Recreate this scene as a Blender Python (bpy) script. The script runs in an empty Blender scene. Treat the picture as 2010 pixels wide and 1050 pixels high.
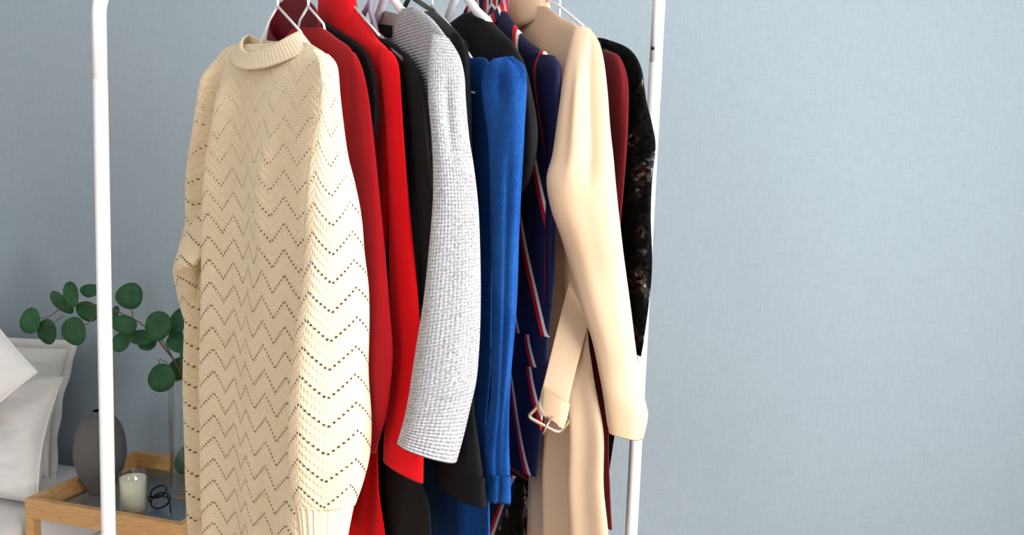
import bpy, math, random
from mathutils import Vector, noise, Matrix
random.seed(4)
SC = bpy.context.scene
COL = SC.collection

# ------------------------------------------------------------------ camera
F, CX, CY = 1680.0, 1005.0, 525.0
PITCH, ROLL = math.radians(6.4), math.radians(2.0)
EYE = Vector((0, 0, 1.35))
_r = Vector((1, 0, 0)); FWD = Vector((0, math.cos(PITCH), -math.sin(PITCH))); _u = _r.cross(FWD)
RT = _r * math.cos(ROLL) + _u * math.sin(ROLL)
UP = -_r * math.sin(ROLL) + _u * math.cos(ROLL)
cam = bpy.data.objects.new('camera', bpy.data.cameras.new('camera'))
COL.objects.link(cam)
cam.data.sensor_width = 36; cam.data.lens = 36 * F / 2010
cam.data.clip_start = 0.05
cam.matrix_world = Matrix(((RT.x, UP.x, -FWD.x, EYE.x), (RT.y, UP.y, -FWD.y, EYE.y), (RT.z, UP.z, -FWD.z, EYE.z), (0, 0, 0, 1)))
SC.camera = cam

# ------------------------------------------------------------------ room frame, world, lights
W0 = Vector((-1.19, 2.68, 0)); E1 = Vector((0.972, -0.235, 0)).normalized(); E2 = Vector((-E1.y * -1, E1.x * -1, 0))
E2 = Vector((E1.y, -E1.x, 0))            # from the wall towards the camera
RZ = math.atan2(E1.y, E1.x)
def room(a, b, z): return W0 + E1 * a + E2 * b + Vector((0, 0, z))
XL, XR, YB, ZC = -2.1, 3.35, 4.9, 2.6    # left wall, right wall, rear wall, ceiling
WIN = (1.45, 3.25, 0.75, 2.35)            # window opening in the right wall: b0, b1, z0, z1

world = bpy.data.worlds.new('daylight'); SC.world = world; world.use_nodes = True
bg = world.node_tree.nodes['Background']; bg.inputs[0].default_value = (0.75, 0.86, 1.0, 1); bg.inputs[1].default_value = 1.2

def area(name, loc, direction, sx, sy, power, color):
    l = bpy.data.lights.new(name, 'AREA'); l.shape = 'RECTANGLE'; l.size = sx; l.size_y = sy; l.energy = power; l.color = color
    o = bpy.data.objects.new(name, l); COL.objects.link(o); o.location = loc
    o.rotation_euler = direction.to_track_quat('-Z', 'Z').to_euler(); return o
area('window_daylight', room(XR + 0.16, (WIN[0] + WIN[1]) / 2, (WIN[2] + WIN[3]) / 2), -E1, 1.8, 1.6, 176, (1.0, 0.985, 0.965))
# added fill light behind the camera, set in an invented window opening
FILL_WIN = (0.2, 1.2, 0.85, 2.25)
area('rear_fill_light', room((FILL_WIN[0] + FILL_WIN[1]) / 2, YB + 0.16, 1.55), -E2, 1.0, 1.4, 27, (1.0, 0.99, 0.97))
SC.view_settings.view_transform = 'Standard'; SC.view_settings.look = 'None'
SC.cycles.transparent_max_bounces = 32
SC.view_settings.exposure = 0.0; SC.view_settings.gamma = 1.0; SC.view_settings.use_curve_mapping = False

# ------------------------------------------------------------------ projection helpers
def ray(x, y): return FWD + RT * ((x - CX) / F) - UP * ((y - CY) / F)
def onY(x, y, Y): d = ray(x, y); return EYE + d * (Y / d.y)
def onZ(x, y, Z): d = ray(x, y); return EYE + d * ((Z - EYE.z) / d.z)
def onP(x, y, P, N): d = ray(x, y); return EYE + d * ((P - EYE).dot(N) / d.dot(N))

# ------------------------------------------------------------------ object helpers
def tag(o, label=None, cat=None, group=None, kind=None):
    for k, v in (('label', label), ('category', cat), ('group', group), ('kind', kind)):
        if v: o[k] = v
    return o
def empty(name, loc, label=None, cat=None, group=None, kind=None, rz=0):
    o = bpy.data.objects.new(name, None); COL.objects.link(o); o.location = loc; o.rotation_euler = (0, 0, rz)
    o.empty_display_size = 0.05
    return tag(o, label, cat, group, kind)
def mesh(name, V, Fc, mat, parent=None, smooth=True, uv=None, local=False):
    me = bpy.data.meshes.new(name)
    off = Vector((0, 0, 0))
    M = None
    if parent is not None and not local:
        M = world_m(parent).inverted()
        V = [M @ Vector(v) for v in V]
    me.from_pydata([tuple(v) for v in V], [], Fc)
    if smooth: me.polygons.foreach_set('use_smooth', [True] * len(me.polygons))
    if uv:
        L = me.uv_layers.new(name='UVMap')
        for p in me.polygons:
            for li in p.loop_indices:
                L.data[li].uv = uv[me.loops[li].vertex_index]
    me.materials.append(mat); me.update()
    o = bpy.data.objects.new(name, me); COL.objects.link(o)
    if parent is not None: o.parent = parent
    return o
def world_m(o):
    m = Matrix.Translation(o.location) @ o.rotation_euler.to_matrix().to_4x4()
    return world_m(o.parent) @ m if o.parent else m
def catmull(P, n):
    """P list of tuples of floats -> n samples"""
    out = []; m = len(P) - 1
    for i in range(n):
        t = i / (n - 1) * m; k = min(int(t), m - 1); f = t - k
        p0, p1, p2, p3 = P[max(k - 1, 0)], P[k], P[k + 1], P[min(k + 2, m)]
        out.append(tuple(0.5 * (2 * b + (c - a) * f + (2 * a - 5 * b + 4 * c - d) * f * f + (3 * b - a - 3 * c + d) * f ** 3) for a, b, c, d in zip(p0, p1, p2, p3)))
    return out
def smooth01(x): x = max(0, min(1, x)); return x * x * (3 - 2 * x)
def nz(x, y, z=0): return noise.noise(Vector((x, y, z)))

def wire(path, rad, seg=10, closed=False, scale=None):
    """swept tube as (V,F); rad number or list"""
    n = len(path); V = []; Fc = []
    path = [Vector(p) for p in path]
    prev = None
    for i in range(n):
        a = path[i - 1] if (i > 0 or closed) else path[0]
        b = path[(i + 1) % n] if (i < n - 1 or closed) else path[-1]
        t = (b - a).normalized()
        if prev is None:
            prev = t.orthogonal().normalized()
        prev = (prev - t * prev.dot(t)).normalized()
        bn = t.cross(prev)
        r = rad[i] if isinstance(rad, (list, tuple)) else rad
        for j in range(seg):
            q = 2 * math.pi * j / seg
            V.append(path[i] + prev * (r * math.cos(q)) + bn * (r * math.sin(q)))
    for i in range(n if closed else n - 1):
        for j in range(seg):
            k = (i + 1) % n
            Fc.append((i * seg + j, i * seg + (j + 1) % seg, k * seg + (j + 1) % seg, k * seg + j))
    if not closed:
        Fc.append(tuple(range(seg - 1, -1, -1))); Fc.append(tuple((n - 1) * seg + j for j in range(seg)))
    return V, Fc
def wire_obj(name, path, rad, mat, parent=None, seg=10, closed=False):
    V, Fc = wire(path, rad, seg, closed); return mesh(name, V, Fc, mat, parent)
def box(o, ax, ay, az, bev=0.0):
    """box from corner o with edge vectors; chamfered when bev"""
    o = Vector(o); ax, ay, az = Vector(ax), Vector(ay), Vector(az)
    import bmesh
    bm = bmesh.new()
    vs = [bm.verts.new(o + ax * i + ay * j + az * k) for i in (0, 1) for j in (0, 1) for k in (0, 1)]
    for f in ((0, 1, 3, 2), (4, 6, 7, 5), (0, 4, 5, 1), (2, 3, 7, 6), (0, 2, 6, 4), (1, 5, 7, 3)): bm.faces.new([vs[i] for i in f])
    bmesh.ops.recalc_face_normals(bm, faces=bm.faces)
    if bev: bmesh.ops.bevel(bm, geom=bm.edges[:] + bm.verts[:], offset=bev, segments=2, profile=0.6, affect='EDGES')
    bm.verts.index_update()
    V = [v.co.copy() for v in bm.verts]; Fc = [tuple(v.index for v in f.verts) for f in bm.faces]; bm.free()
    return V, Fc
def box_obj(name, o, ax, ay, az, mat, parent=None, bev=0.0):
    V, Fc = box(o, ax, ay, az, bev); return mesh(name, V, Fc, mat, parent, smooth=False)
def lathe_obj(name, base, prof, mat, parent=None, seg=48):
    V = []; Fc = []; n = len(prof)
    for r, z in prof:
        for j in range(seg):
            q = 2 * math.pi * j / seg; V.append(Vector(base) + Vector((r * math.cos(q), r * math.sin(q), z)))
    for i in range(n - 1):
        for j in range(seg): Fc.append((i * seg + j, i * seg + (j + 1) % seg, (i + 1) * seg + (j + 1) % seg, (i + 1) * seg + j))
    if prof[0][0] > 1e-4: Fc.append(tuple(range(seg - 1, -1, -1)))
    if prof[-1][0] > 1e-4: Fc.append(tuple((n - 1) * seg + j for j in range(seg)))
    return mesh(name, V, Fc, mat, parent)

# ------------------------------------------------------------------ materials
def srgb(r, g, b):
    f = lambda c: (c / 255) / 12.92 if c / 255 <= 0.04045 else ((c / 255 + 0.055) / 1.055) ** 2.4
    return (f(r), f(g), f(b), 1)
class NT:
    def __init__(s, name):
        s.m = bpy.data.materials.new(name); s.m.use_nodes = True; s.t = s.m.node_tree; s.n = s.t.nodes
        s.b = s.n['Principled BSDF']; s.out = s.n['Material Output']
    def node(s, t, **k):
        q = s.n.new(t)
        for a, v in k.items(): setattr(q, a, v)
        return q
    def put(s, sock, v):
        if hasattr(v, 'is_linked') or hasattr(v, 'links'): s.t.links.new(v, sock)
        else: sock.default_value = v
    def math(s, op, a, b=None, c=None):
        q = s.node('ShaderNodeMath', operation=op); s.put(q.inputs[0], a)
        if b is not None: s.put(q.inputs[1], b)
        if c is not None: s.put(q.inputs[2], c)
        return q.outputs[0]
    def uv(s):
        q = s.node('ShaderNodeUVMap'); x = s.node('ShaderNodeSeparateXYZ'); s.t.links.new(q.outputs[0], x.inputs[0]); return q.outputs[0], x.outputs[0], x.outputs[1]
    def obj(s): return s.node('ShaderNodeTexCoord').outputs['Object']
    def mapping(s, v, sc):
        q = s.node('ShaderNodeMapping'); s.put(q.inputs[0], v); q.inputs['Scale'].default_value = sc; return q.outputs[0]
    def noise(s, v, sc, det=3, rough=0.5):
        q = s.node('ShaderNodeTexNoise'); s.put(q.inputs['Vector'], v); q.inputs['Scale'].default_value = sc; q.inputs['Detail'].default_value = det; q.inputs['Roughness'].default_value = rough; return q.outputs['Fac']
    def mix(s, f, a, b):
        q = s.node('ShaderNodeMix', data_type='RGBA'); s.put(q.inputs[0], f); s.put(q.inputs[6], a); s.put(q.inputs[7], b); return q.outputs[2]
    def ramp(s, f, a, b):
        q = s.node('ShaderNodeMapRange'); s.put(q.inputs[0], f); q.inputs[1].default_value = a; q.inputs[2].default_value = b; return q.outputs[0]
    def bump(s, h, st, dist=0.002, prev=None):
        q = s.node('ShaderNodeBump'); s.put(q.inputs['Height'], h); q.inputs['Strength'].default_value = st; q.inputs['Distance'].default_value = dist
        if prev is not None: s.put(q.inputs['Normal'], prev)
        return q.outputs[0]
    def fin(s, color=None, rough=None, normal=None, **k):
        if color is not None: s.put(s.b.inputs['Base Color'], color)
        if rough is not None: s.put(s.b.inputs['Roughness'], rough)
        if normal is not None: s.put(s.b.inputs['Normal'], normal)
        for a, v in k.items(): s.put(s.b.inputs[a.replace('_', ' ')], v)
        return s.m
def cloth(name, col, col2=None, rough=0.85, scale=900, strength=0.25, sheen=0.0, spec=0.2, var=6):
    q = NT(name); o = q.obj()
    n1 = q.noise(o, scale, 2); n2 = q.noise(o, var, 3)
    c = q.mix(q.ramp(n2, 0.35, 0.65), col, col2 or tuple(x * 0.85 for x in col[:3]) + (1,))
    return q.fin(c, rough, q.bump(n1, strength, 0.001), Sheen_Weight=sheen, Specular_IOR_Level=spec)

M = {}
# wallpaper with a fine linen weave
q = NT('wallpaper'); o = q.obj()
wv = q.noise(q.mapping(o, (260, 260, 30)), 1, 3); wh = q.noise(q.mapping(o, (40, 40, 420)), 1, 3)
w = q.math('ADD', wv, wh); big = q.noise(o, 1.6, 2)
c = q.mix(q.ramp(w, 0.75, 1.25), srgb(162, 177, 188), srgb(170, 185, 196))
M['wall'] = q.fin(c, 0.8, q.bump(w, 0.1, 0.0006), Specular_IOR_Level=0.25)
M['white_wall'] = cloth('painted_plaster', srgb(226, 226, 224), srgb(223, 223, 221), rough=0.9, scale=200, strength=0.05)
q = NT('floor_wood'); o = q.obj(); n = q.noise(q.mapping(o, (2, 30, 2)), 3, 4)
M['floor'] = q.fin(q.mix(n, srgb(150, 118, 88), srgb(185, 152, 118)), 0.5, q.bump(n, 0.1))
q = NT('white_enamel'); M['enamel'] = q.fin(srgb(232, 231, 232), 0.32, q.bump(q.noise(q.obj(), 60, 2), 0.02), Specular_IOR_Level=0.5)
q = NT('white_plastic'); M['plastic'] = q.fin(srgb(236, 234, 238), 0.35, q.bump(q.noise(q.obj(), 40, 2), 0.02))
q = NT('grey_plastic'); M['grey_plastic'] = q.fin(srgb(150, 146, 168), 0.3, q.bump(q.noise(q.obj(), 40, 2), 0.02))
q = NT('black_plastic'); M['black_plastic'] = q.fin(srgb(22, 22, 25), 0.35, q.bump(q.noise(q.obj(), 40, 2), 0.02))
q = NT('screw_metal'); M['screw'] = q.fin(srgb(60, 60, 66), 0.3, q.bump(q.noise(q.obj(), 90, 2), 0.05), Metallic=1.0)

# cream knit: zigzag rows of eyelets
def knit(name, holes=True, P=0.064, S=0.040, A=0.032, Q=0.0050, r0=0.00125):
    q = NT(name); _, u, v = q.uv()
    tri = q.math('MULTIPLY', q.math('ABSOLUTE', q.math('SUBTRACT', q.math('FRACT', q.math('DIVIDE', u, P)), 0.5)), 2.0)
    zz = q.math('ADD', v, q.math('MULTIPLY', tri, A))
    uc = q.math('MULTIPLY', q.math('ADD', q.math('FLOOR', q.math('DIVIDE', u, Q)), 0.5), Q)     # middle of each stitch column
    trc = q.math('MULTIPLY', q.math('ABSOLUTE', q.math('SUBTRACT', q.math('FRACT', q.math('DIVIDE', uc, P)), 0.5)), 2.0)
    zc = q.math('ADD', v, q.math('MULTIPLY', trc, A))
    d1 = q.math('MULTIPLY', q.math('SUBTRACT', q.math('FRACT', q.math('DIVIDE', zc, S)), 0.5), S)
    d2 = q.math('MULTIPLY', q.math('SUBTRACT', q.math('FRACT', q.math('DIVIDE', u, Q)), 0.5), Q)
    dist = q.math('SQRT', q.math('ADD', q.math('MULTIPLY', d1, d1), q.math('MULTIPLY', d2, d2)))
    ridge = q.math('SINE', q.math('MULTIPLY', zz, 2 * math.pi / (S / 3)))
    # v of each stitch row
    sv = q.math('SINE', q.math('MULTIPLY', q.math('ADD', v, q.math('MULTIPLY', q.math('ABSOLUTE', q.math('SUBTRACT', q.math('FRACT', q.math('DIVIDE', u, 0.0045)), 0.5)), 0.004)), 2 * math.pi / 0.0042))
    su = q.math('SINE', q.math('MULTIPLY', u, 2 * math.pi / 0.0045))
    stitch = q.math('ADD', sv, su)
    n2 = q.noise(q.obj(), 9, 3)
    c = q.mix(q.ramp(n2, 0.3, 0.7), srgb(242, 224, 192), srgb(236, 215, 180))
    nb = q.bump(ridge, 0.25, 0.002); nb = q.bump(stitch, 0.3, 0.0009, nb)
    if holes:
        small = q.ramp(v, 1.5, 1.2)              # the openwork is finer towards the yoke
        rr = q.math('ADD', r0 * 0.2, q.math('MULTIPLY', small, r0 * 0.8))
        lip = q.ramp(q.math('SUBTRACT', dist, rr), 0.0, 0.0014)
        nb = q.bump(lip, 0.9, 0.002, nb)
        m = q.fin(c, 0.9, nb, Sheen_Weight=0.15, Specular_IOR_Level=0.15)
        hole = q.math('LESS_THAN', dist, rr)
        tr = q.node('ShaderNodeBsdfTransparent'); mx = q.node('ShaderNodeMixShader')
        q.t.links.new(hole, mx.inputs[0]); q.t.links.new(q.b.outputs[0], mx.inputs[1]); q.t.links.new(tr.outputs[0], mx.inputs[2])
        q.t.links.new(mx.outputs[0], q.out.inputs['Surface'])
        return m
    return q.fin(c, 0.9, nb, Sheen_Weight=0.15, Specular_IOR_Level=0.15)
M['knit'] = knit('cream_openwork_knit')
q = NT('cream_rib_knit'); _, u, v = q.uv(); st = q.math('SINE', q.math('MULTIPLY', v, 2 * math.pi / 0.004)); s2 = q.math('SINE', q.math('MULTIPLY', u, 2 * math.pi / 0.0055))
M['rib'] = q.fin(q.mix(q.noise(q.obj(), 10), srgb(242, 224, 193), srgb(235, 214, 181)), 0.9, q.bump(s2, 0.3, 0.001, q.bump(st, 0.25, 0.0008)), Sheen_Weight=0.15, Specular_IOR_Level=0.15)
M['dark_red'] = cloth('dark_red_wool', srgb(164, 11, 22), srgb(152, 8, 19), 0.9, 700, 0.2, 0.05)
M['burgundy'] = cloth('burgundy_lining', srgb(112, 16, 26), srgb(95, 10, 20), 0.6, 700, 0.1)
M['red'] = cloth('bright_red_wool', srgb(242, 10, 24), srgb(234, 7, 20), 0.85, 700, 0.2, 0.05)
M['black'] = cloth('black_cotton', srgb(22, 22, 24), srgb(16, 16, 18), 0.85, 900, 0.25, spec=0.25)
M['black_wool'] = cloth('black_wool', srgb(26, 26, 28), srgb(18, 18, 20), 0.92, 500, 0.4, spec=0.15)
M['black_satin'] = cloth('black_satin_lining', srgb(16, 15, 22), srgb(11, 11, 16), 0.4, 900, 0.1, spec=0.4)
M['label'] = cloth('black_woven_label', srgb(15, 15, 17), rough=0.6, scale=1500, strength=0.1)
# grey tweed with horizontal ribs
q = NT('grey_ribbed_tweed'); _, u, v = q.uv()
rib = q.math('SINE', q.math('MULTIPLY', v, 2 * math.pi / 0.0048)); cr = q.math('SINE', q.math('MULTIPLY', u, 2 * math.pi / 0.0052))
fl = q.noise(q.obj(), 420, 3, 0.7); fl2 = q.noise(q.obj(), 160, 2)
c = q.mix(q.ramp(fl, 0.36, 0.6), srgb(140, 142, 150), srgb(212, 213, 218))
c = q.mix(q.math('MULTIPLY', q.ramp(rib, -0.2, -1.0), 0.35), c, srgb(120, 118, 122))
M['tweed'] = q.fin(c, 0.85, q.bump(cr, 0.25, 0.001, q.bump(rib, 0.6, 0.0016)), Specular_IOR_Level=0.25)
M['grey_lining'] = cloth('grey_woven_lining', srgb(186, 180, 174), srgb(168, 162, 156), 0.7, 500, 0.2)
# denim
q = NT('blue_denim'); o = q.obj(); n1 = q.noise(q.mapping(o, (500, 500, 160)), 1, 2); n2 = q.noise(o, 14, 3); n3 = q.noise(q.mapping(o, (900, 900, 900)), 1, 1)
c = q.mix(q.ramp(n1, 0.3, 0.7), srgb(7, 54, 120), srgb(20, 80, 156)); c = q.mix(q.math('MULTIPLY', q.ramp(n2, 0.45, 0.7), 0.5), c, srgb(28, 84, 150))
M['denim'] = q.fin(c, 0.85, q.bump(n3, 0.25, 0.001), Specular_IOR_Level=0.2)
M['denim_inside'] = cloth('denim_inside', srgb(84, 102, 122), srgb(70, 88, 110), 0.9, 600, 0.2)
# navy with red and white double stripes
def striped(name, P, off, u_tilt=0.0):
    q = NT(name); _, u, v = q.uv()
    t = q.math('MULTIPLY', q.math('FRACT', q.math('ADD', q.math('DIVIDE', q.math('ADD', u, q.math('MULTIPLY', v, u_tilt)), P), off)), P)
    red = q.math('MULTIPLY', q.math('GREATER_THAN', t, 0.002), q.math('LESS_THAN', t, 0.011))
    wh = q.math('MULTIPLY', q.math('GREATER_THAN', t, 0.011), q.math('LESS_THAN', t, 0.0185))
    c = q.mix(wh, q.mix(red, srgb(18, 22, 62), srgb(205, 22, 40)), srgb(238, 232, 226))
    n = q.noise(q.obj(), 900, 2)
    return q.fin(c, 0.7, q.bump(n, 0.15, 0.001), Specular_IOR_Level=0.3)
M['stripe'] = striped('navy_striped_cotton', 0.066, 0.25)
M['stripe_sleeve'] = striped('navy_striped_sleeve_cotton', 0.056, 0.0)
M['stripe_skirt'] = striped('navy_striped_skirt_cotton', 0.08, 0.1, 0.45)
M['camel'] = cloth('camel_wool', srgb(218, 189, 160), srgb(212, 181, 150), 0.8, 1600, 0.08, 0.08, 0.25, 4)
M['camel_under'] = M['camel']
M['velvet'] = cloth('burgundy_velvet', srgb(98, 12, 22), srgb(82, 8, 16), 0.75, 500, 0.2, 0.06, 0.15)
# black sequins
q = NT('black_sequin'); _, u, v = q.uv(); uvv = q.node('ShaderNodeUVMap').outputs[0]
vo = q.node('ShaderNodeTexVoronoi'); q.t.links.new(uvv, vo.inputs['Vector']); vo.inputs['Scale'].default_value = 240
ge = q.node('ShaderNodeNewGeometry')
sub = q.node('ShaderNodeVectorMath', operation='SUBTRACT'); q.t.links.new(vo.outputs['Color'], sub.inputs[0]); sub.inputs[1].default_value = (0.5, 0.5, 0.5)
scl = q.node('ShaderNodeVectorMath', operation='SCALE'); q.t.links.new(sub.outputs[0], scl.inputs[0]); scl.inputs['Scale'].default_value = 1.1
add = q.node('ShaderNodeVectorMath', operation='ADD'); q.t.links.new(ge.outputs['Normal'], add.inputs[0]); q.t.links.new(scl.outputs[0], add.inputs[1])
nrm = q.node('ShaderNodeVectorMath', operation='NORMALIZE'); q.t.links.new(add.outputs[0], nrm.inputs[0])
patch = q.ramp(q.noise(q.mapping(uvv, (26, 18, 1)), 1, 2), 0.56, 0.62)
M['sequin'] = q.fin(srgb(9, 9, 12), q.mix(patch, (0.8, 0.8, 0.8, 1), (0.14, 0.14, 0.14, 1)), nrm.outputs[0], Specular_IOR_Level=q.math('ADD', 0.08, q.math('MULTIPLY', patch, 0.9)))
# bamboo
q = NT('bamboo'); o = q.obj(); n = q.noise(q.mapping(o, (9, 9, 60)), 3, 4); n2 = q.noise(q.mapping(o, (6, 6, 6)), 2, 2)
c = q.mix(q.ramp(n, 0.3, 0.7), srgb(196, 148, 92), srgb(220, 176, 118)); c = q.mix(q.math('MULTIPLY', n2, 0.35), c, srgb(182, 130, 76))
M['bamboo'] = q.fin(c, 0.45, q.bump(n, 0.08, 0.001))
def glassmat(name, col, rough=0.01, ior=1.45):
    """thin clear glass: tinted see-through plus a Fresnel reflection"""
    q = NT(name); q.n.remove(q.b)
    lw = q.node('ShaderNodeLayerWeight'); f0 = ((ior - 1) / (ior + 1)) ** 2
    fr = q.math('ADD', f0, q.math('MULTIPLY', q.math('POWER', lw.outputs['Facing'], 5.0), 1 - f0))
    tr = q.node('ShaderNodeBsdfTransparent'); tr.inputs[0].default_value = col
    gl = q.node('ShaderNodeBsdfGlossy'); gl.inputs['Roughness'].default_value = rough
    mx = q.node('ShaderNodeMixShader'); q.t.links.new(fr, mx.inputs[0]); q.t.links.new(tr.outputs[0], mx.inputs[1]); q.t.links.new(gl.outputs[0], mx.inputs[2])
    q.t.links.new(mx.outputs[0], q.out.inputs['Surface']); return q.m
M['glass'] = glassmat('clear_glass', (0.965, 0.98, 0.975, 1), 0.01, 1.75); M['tabletop_glass'] = glassmat('tabletop_glass', (0.62, 0.67, 0.70, 1), 0.02, 1.6)
M['water'] = glassmat('water', (0.90, 0.95, 0.93, 1), 0.01, 1.33)
M['ceramic'] = cloth('matte_grey_ceramic', srgb(108, 106, 106), srgb(100, 98, 99), 0.75, 300, 0.06, spec=0.3)
M['dark_hole'] = cloth('vase_inside', srgb(50, 48, 48), rough=0.9, scale=300, strength=0.05)
q = NT('candle_wax'); M['wax'] = q.fin(srgb(252, 247, 222), 0.5, q.bump(q.noise(q.obj(), 30), 0.05), Subsurface_Weight=0.2, Subsurface_Radius=(0.02, 0.015, 0.01))
M['wick'] = cloth('wick_cotton', srgb(240, 238, 230), rough=0.9, scale=900, strength=0.2)
q = NT('eucalyptus_leaf'); o = q.obj(); n = q.noise(o, 30, 3); ve = q.noise(q.mapping(o, (160, 30, 30)), 1, 2)
M['leaf'] = q.fin(q.mix(q.ramp(n, 0.3, 0.7), srgb(36, 80, 50), srgb(52, 100, 66)), 0.55, q.bump(ve, 0.15, 0.001), Specular_IOR_Level=0.3)
M['stem'] = cloth('branch_stem', srgb(136, 108, 84), srgb(104, 84, 66), 0.7, 200, 0.2)
M['linen'] = cloth('white_linen', srgb(244, 243, 241), srgb(238, 237, 235), 0.9, 700, 0.2, spec=0.2)
q = NT('buckle_metal'); M['buckle'] = q.fin(srgb(214, 190, 168), 0.25, q.bump(q.noise(q.obj(), 90), 0.03), Metallic=0.85)
M['spectacle'] = cloth('black_acetate', srgb(16, 16, 18), rough=0.3, scale=200, strength=0.02, spec=0.5)

# ------------------------------------------------------------------ the room
def quadbox(name, a0, a1, b0, b1, z0, z1, mat, parent=None, kind='structure'):
    o = box_obj(name, room(a0, b0, z0), E1 * (a1 - a0), E2 * (b1 - b0), Vector((0, 0, z1 - z0)), mat, parent)
    if parent is None: o['kind'] = kind
    return o
T = 0.12
quadbox('wall_back', XL - T, XR + T, -T, 0, 0, ZC, M['wall'])
quadbox('floor', XL - T, XR + T, -T, YB + T, -0.1, 0, M['floor'])
quadbox('ceiling', XL - T, XR + T, -T, YB + T, ZC, ZC + 0.1, M['white_wall'])
quadbox('wall_left', XL - T, XL, 0, YB, 0, ZC, M['white_wall'])
def wall_with_window(name, wname, axis, lo, hi, win):
    w = empty(name, room(0, 0, 0)); w['kind'] = 'structure'
    def piece(n, p0, p1, z0, z1, d0, d1, mat, par):
        if axis == 'R': return quadbox(n, d0, d1, p0, p1, z0, z1, mat, par)
        return quadbox(n, p0, p1, d0, d1, z0, z1, mat, par)
    d = (XR, XR + T) if axis == 'R' else (YB, YB + T)
    piece('wall_panel', lo, win[0], 0, ZC, *d, M['wall'], w); piece('wall_panel', win[1], hi, 0, ZC, *d, M['wall'], w)
    piece('wall_panel', win[0], win[1], 0, win[2], *d, M['wall'], w); piece('wall_panel', win[0], win[1], win[3], ZC, *d, M['wall'], w)
    f = empty(wname, room(0, 0, 0)); f['kind'] = 'structure'
    e = (d[0] + 0.03, d[0] + 0.08); s = 0.05; mid = (win[0] + win[1]) / 2
    piece('window_frame', win[0], win[0] + s, win[2], win[3], *e, M['plastic'], f); piece('window_frame', win[1] - s, win[1], win[2], win[3], *e, M['plastic'], f)
    piece('window_frame', win[0] + s, win[1] - s, win[2], win[2] + s, *e, M['plastic'], f); piece('window_frame', win[0] + s, win[1] - s, win[3] - s, win[3], *e, M['plastic'], f)
    piece('mullion', mid - s / 2, mid + s / 2, win[2] + s, win[3] - s, *e, M['plastic'], f)
wall_with_window('wall_right', 'window_1', 'R', 0, YB, WIN)
wall_with_window('wall_rear', 'added_fill_window', 'B', XL, XR, FILL_WIN)  # this rear window is invented, only to carry the added fill light
quadbox('baseboard_back', XL, XR, 0, 0.015, 0, 0.08, M['plastic'])

# ------------------------------------------------------------------ clothes rack
ZRL, ZRR, TUBE = 1.655, 1.73, 0.0107    # the rail rises towards its far end
RA = onY(200, 337, 1.36); RB = onY(1276, 337, 1.47)
RA.z = RB.z = 0
rd = (RB - RA).normalized(); rn = Vector((rd.y, -rd.x, 0))        # rn: towards the camera
rack = empty('clothes_rack', (RA + RB) / 2, 'white tubular steel clothes rack carrying the row of garments', 'clothes rack')
def up(p, z): return Vector((p.x, p.y, z))
RAD = 0.085
def zrail(p): return ZRL + (ZRR - ZRL) * (Vector((p.x, p.y, 0)) - RA).dot(rd) / (RB - RA).length
def bend(p, s):   # leg top corner: quarter arc from the leg into the rail
    c = up(p, (ZRL if s > 0 else ZRR) - RAD) + rd * (s * RAD)
    return [c - rd * (s * RAD * math.cos(a)) + Vector((0, 0, RAD * math.sin(a))) for a in [i * math.pi / 2 / 12 for i in range(13)]]
ZJL, ZJR = 1.47, 1.54
wire_obj('rail', [up(RA, ZJL), up(RA, ZRL - RAD - 0.01)] + bend(RA, 1) + bend(RB, -1)[::-1] + [up(RB, ZRR - RAD - 0.01), up(RB, ZJR)], TUBE, M['enamel'], rack, 24)
for p, s, ZJ in ((RA, 1, ZJL), (RB, -1, ZJR)):
    leg = wire_obj('leg', [up(p, 0.03), up(p, ZJ)], TUBE * 1.04, M['enamel'], rack, 24)
    wire_obj('foot_bar', [up(p, 0.022) + rn * t for t in (-0.22, -0.1, 0.1, 0.22)], 0.011, M['enamel'], rack, 16)
    if s > 0: continue
    sp = up(p, ZJ + 0.022) + rn * TUBE * 0.75 - rd * TUBE * 0.72
    V, Fc = wire([sp, sp + (rn * 0.7 - rd * 0.7) * 0.0035], 0.0028, 10); mesh('screw', V, Fc, M['screw'], leg)
wire_obj('lower_bar', [up(RA, 0.13), up(RB, 0.13)], 0.009, M['enamel'], rack, 16)

# ------------------------------------------------------------------ garment tools
class Gar:
    """a hanging plane: apex pixel on the rail, theta = turn of the hanger from the picture plane"""
    def __init__(s, ax, ay, theta):
        s.A = onP(ax, ay, RA, rn)
        a = math.radians(theta); s.h = Vector((math.cos(a), -math.sin(a), 0)); s.n = Vector((-math.sin(a), -math.cos(a), 0))
        s.root = None
    def p(s, x, y, off=0.0): return onP(x, y, s.A + s.n * off, s.n)
    def tz(s, t, z): return Vector((s.A.x, s.A.y, z)) + s.h * t
    def t(s, P): return (P - s.A).dot(s.h)
    def start(s, name, label, cat, group='garments hanging on the clothes rack'):
        s.root = empty(name, (s.A.x, s.A.y, s.A.z - 0.02), label, cat, group); return s.root

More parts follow.
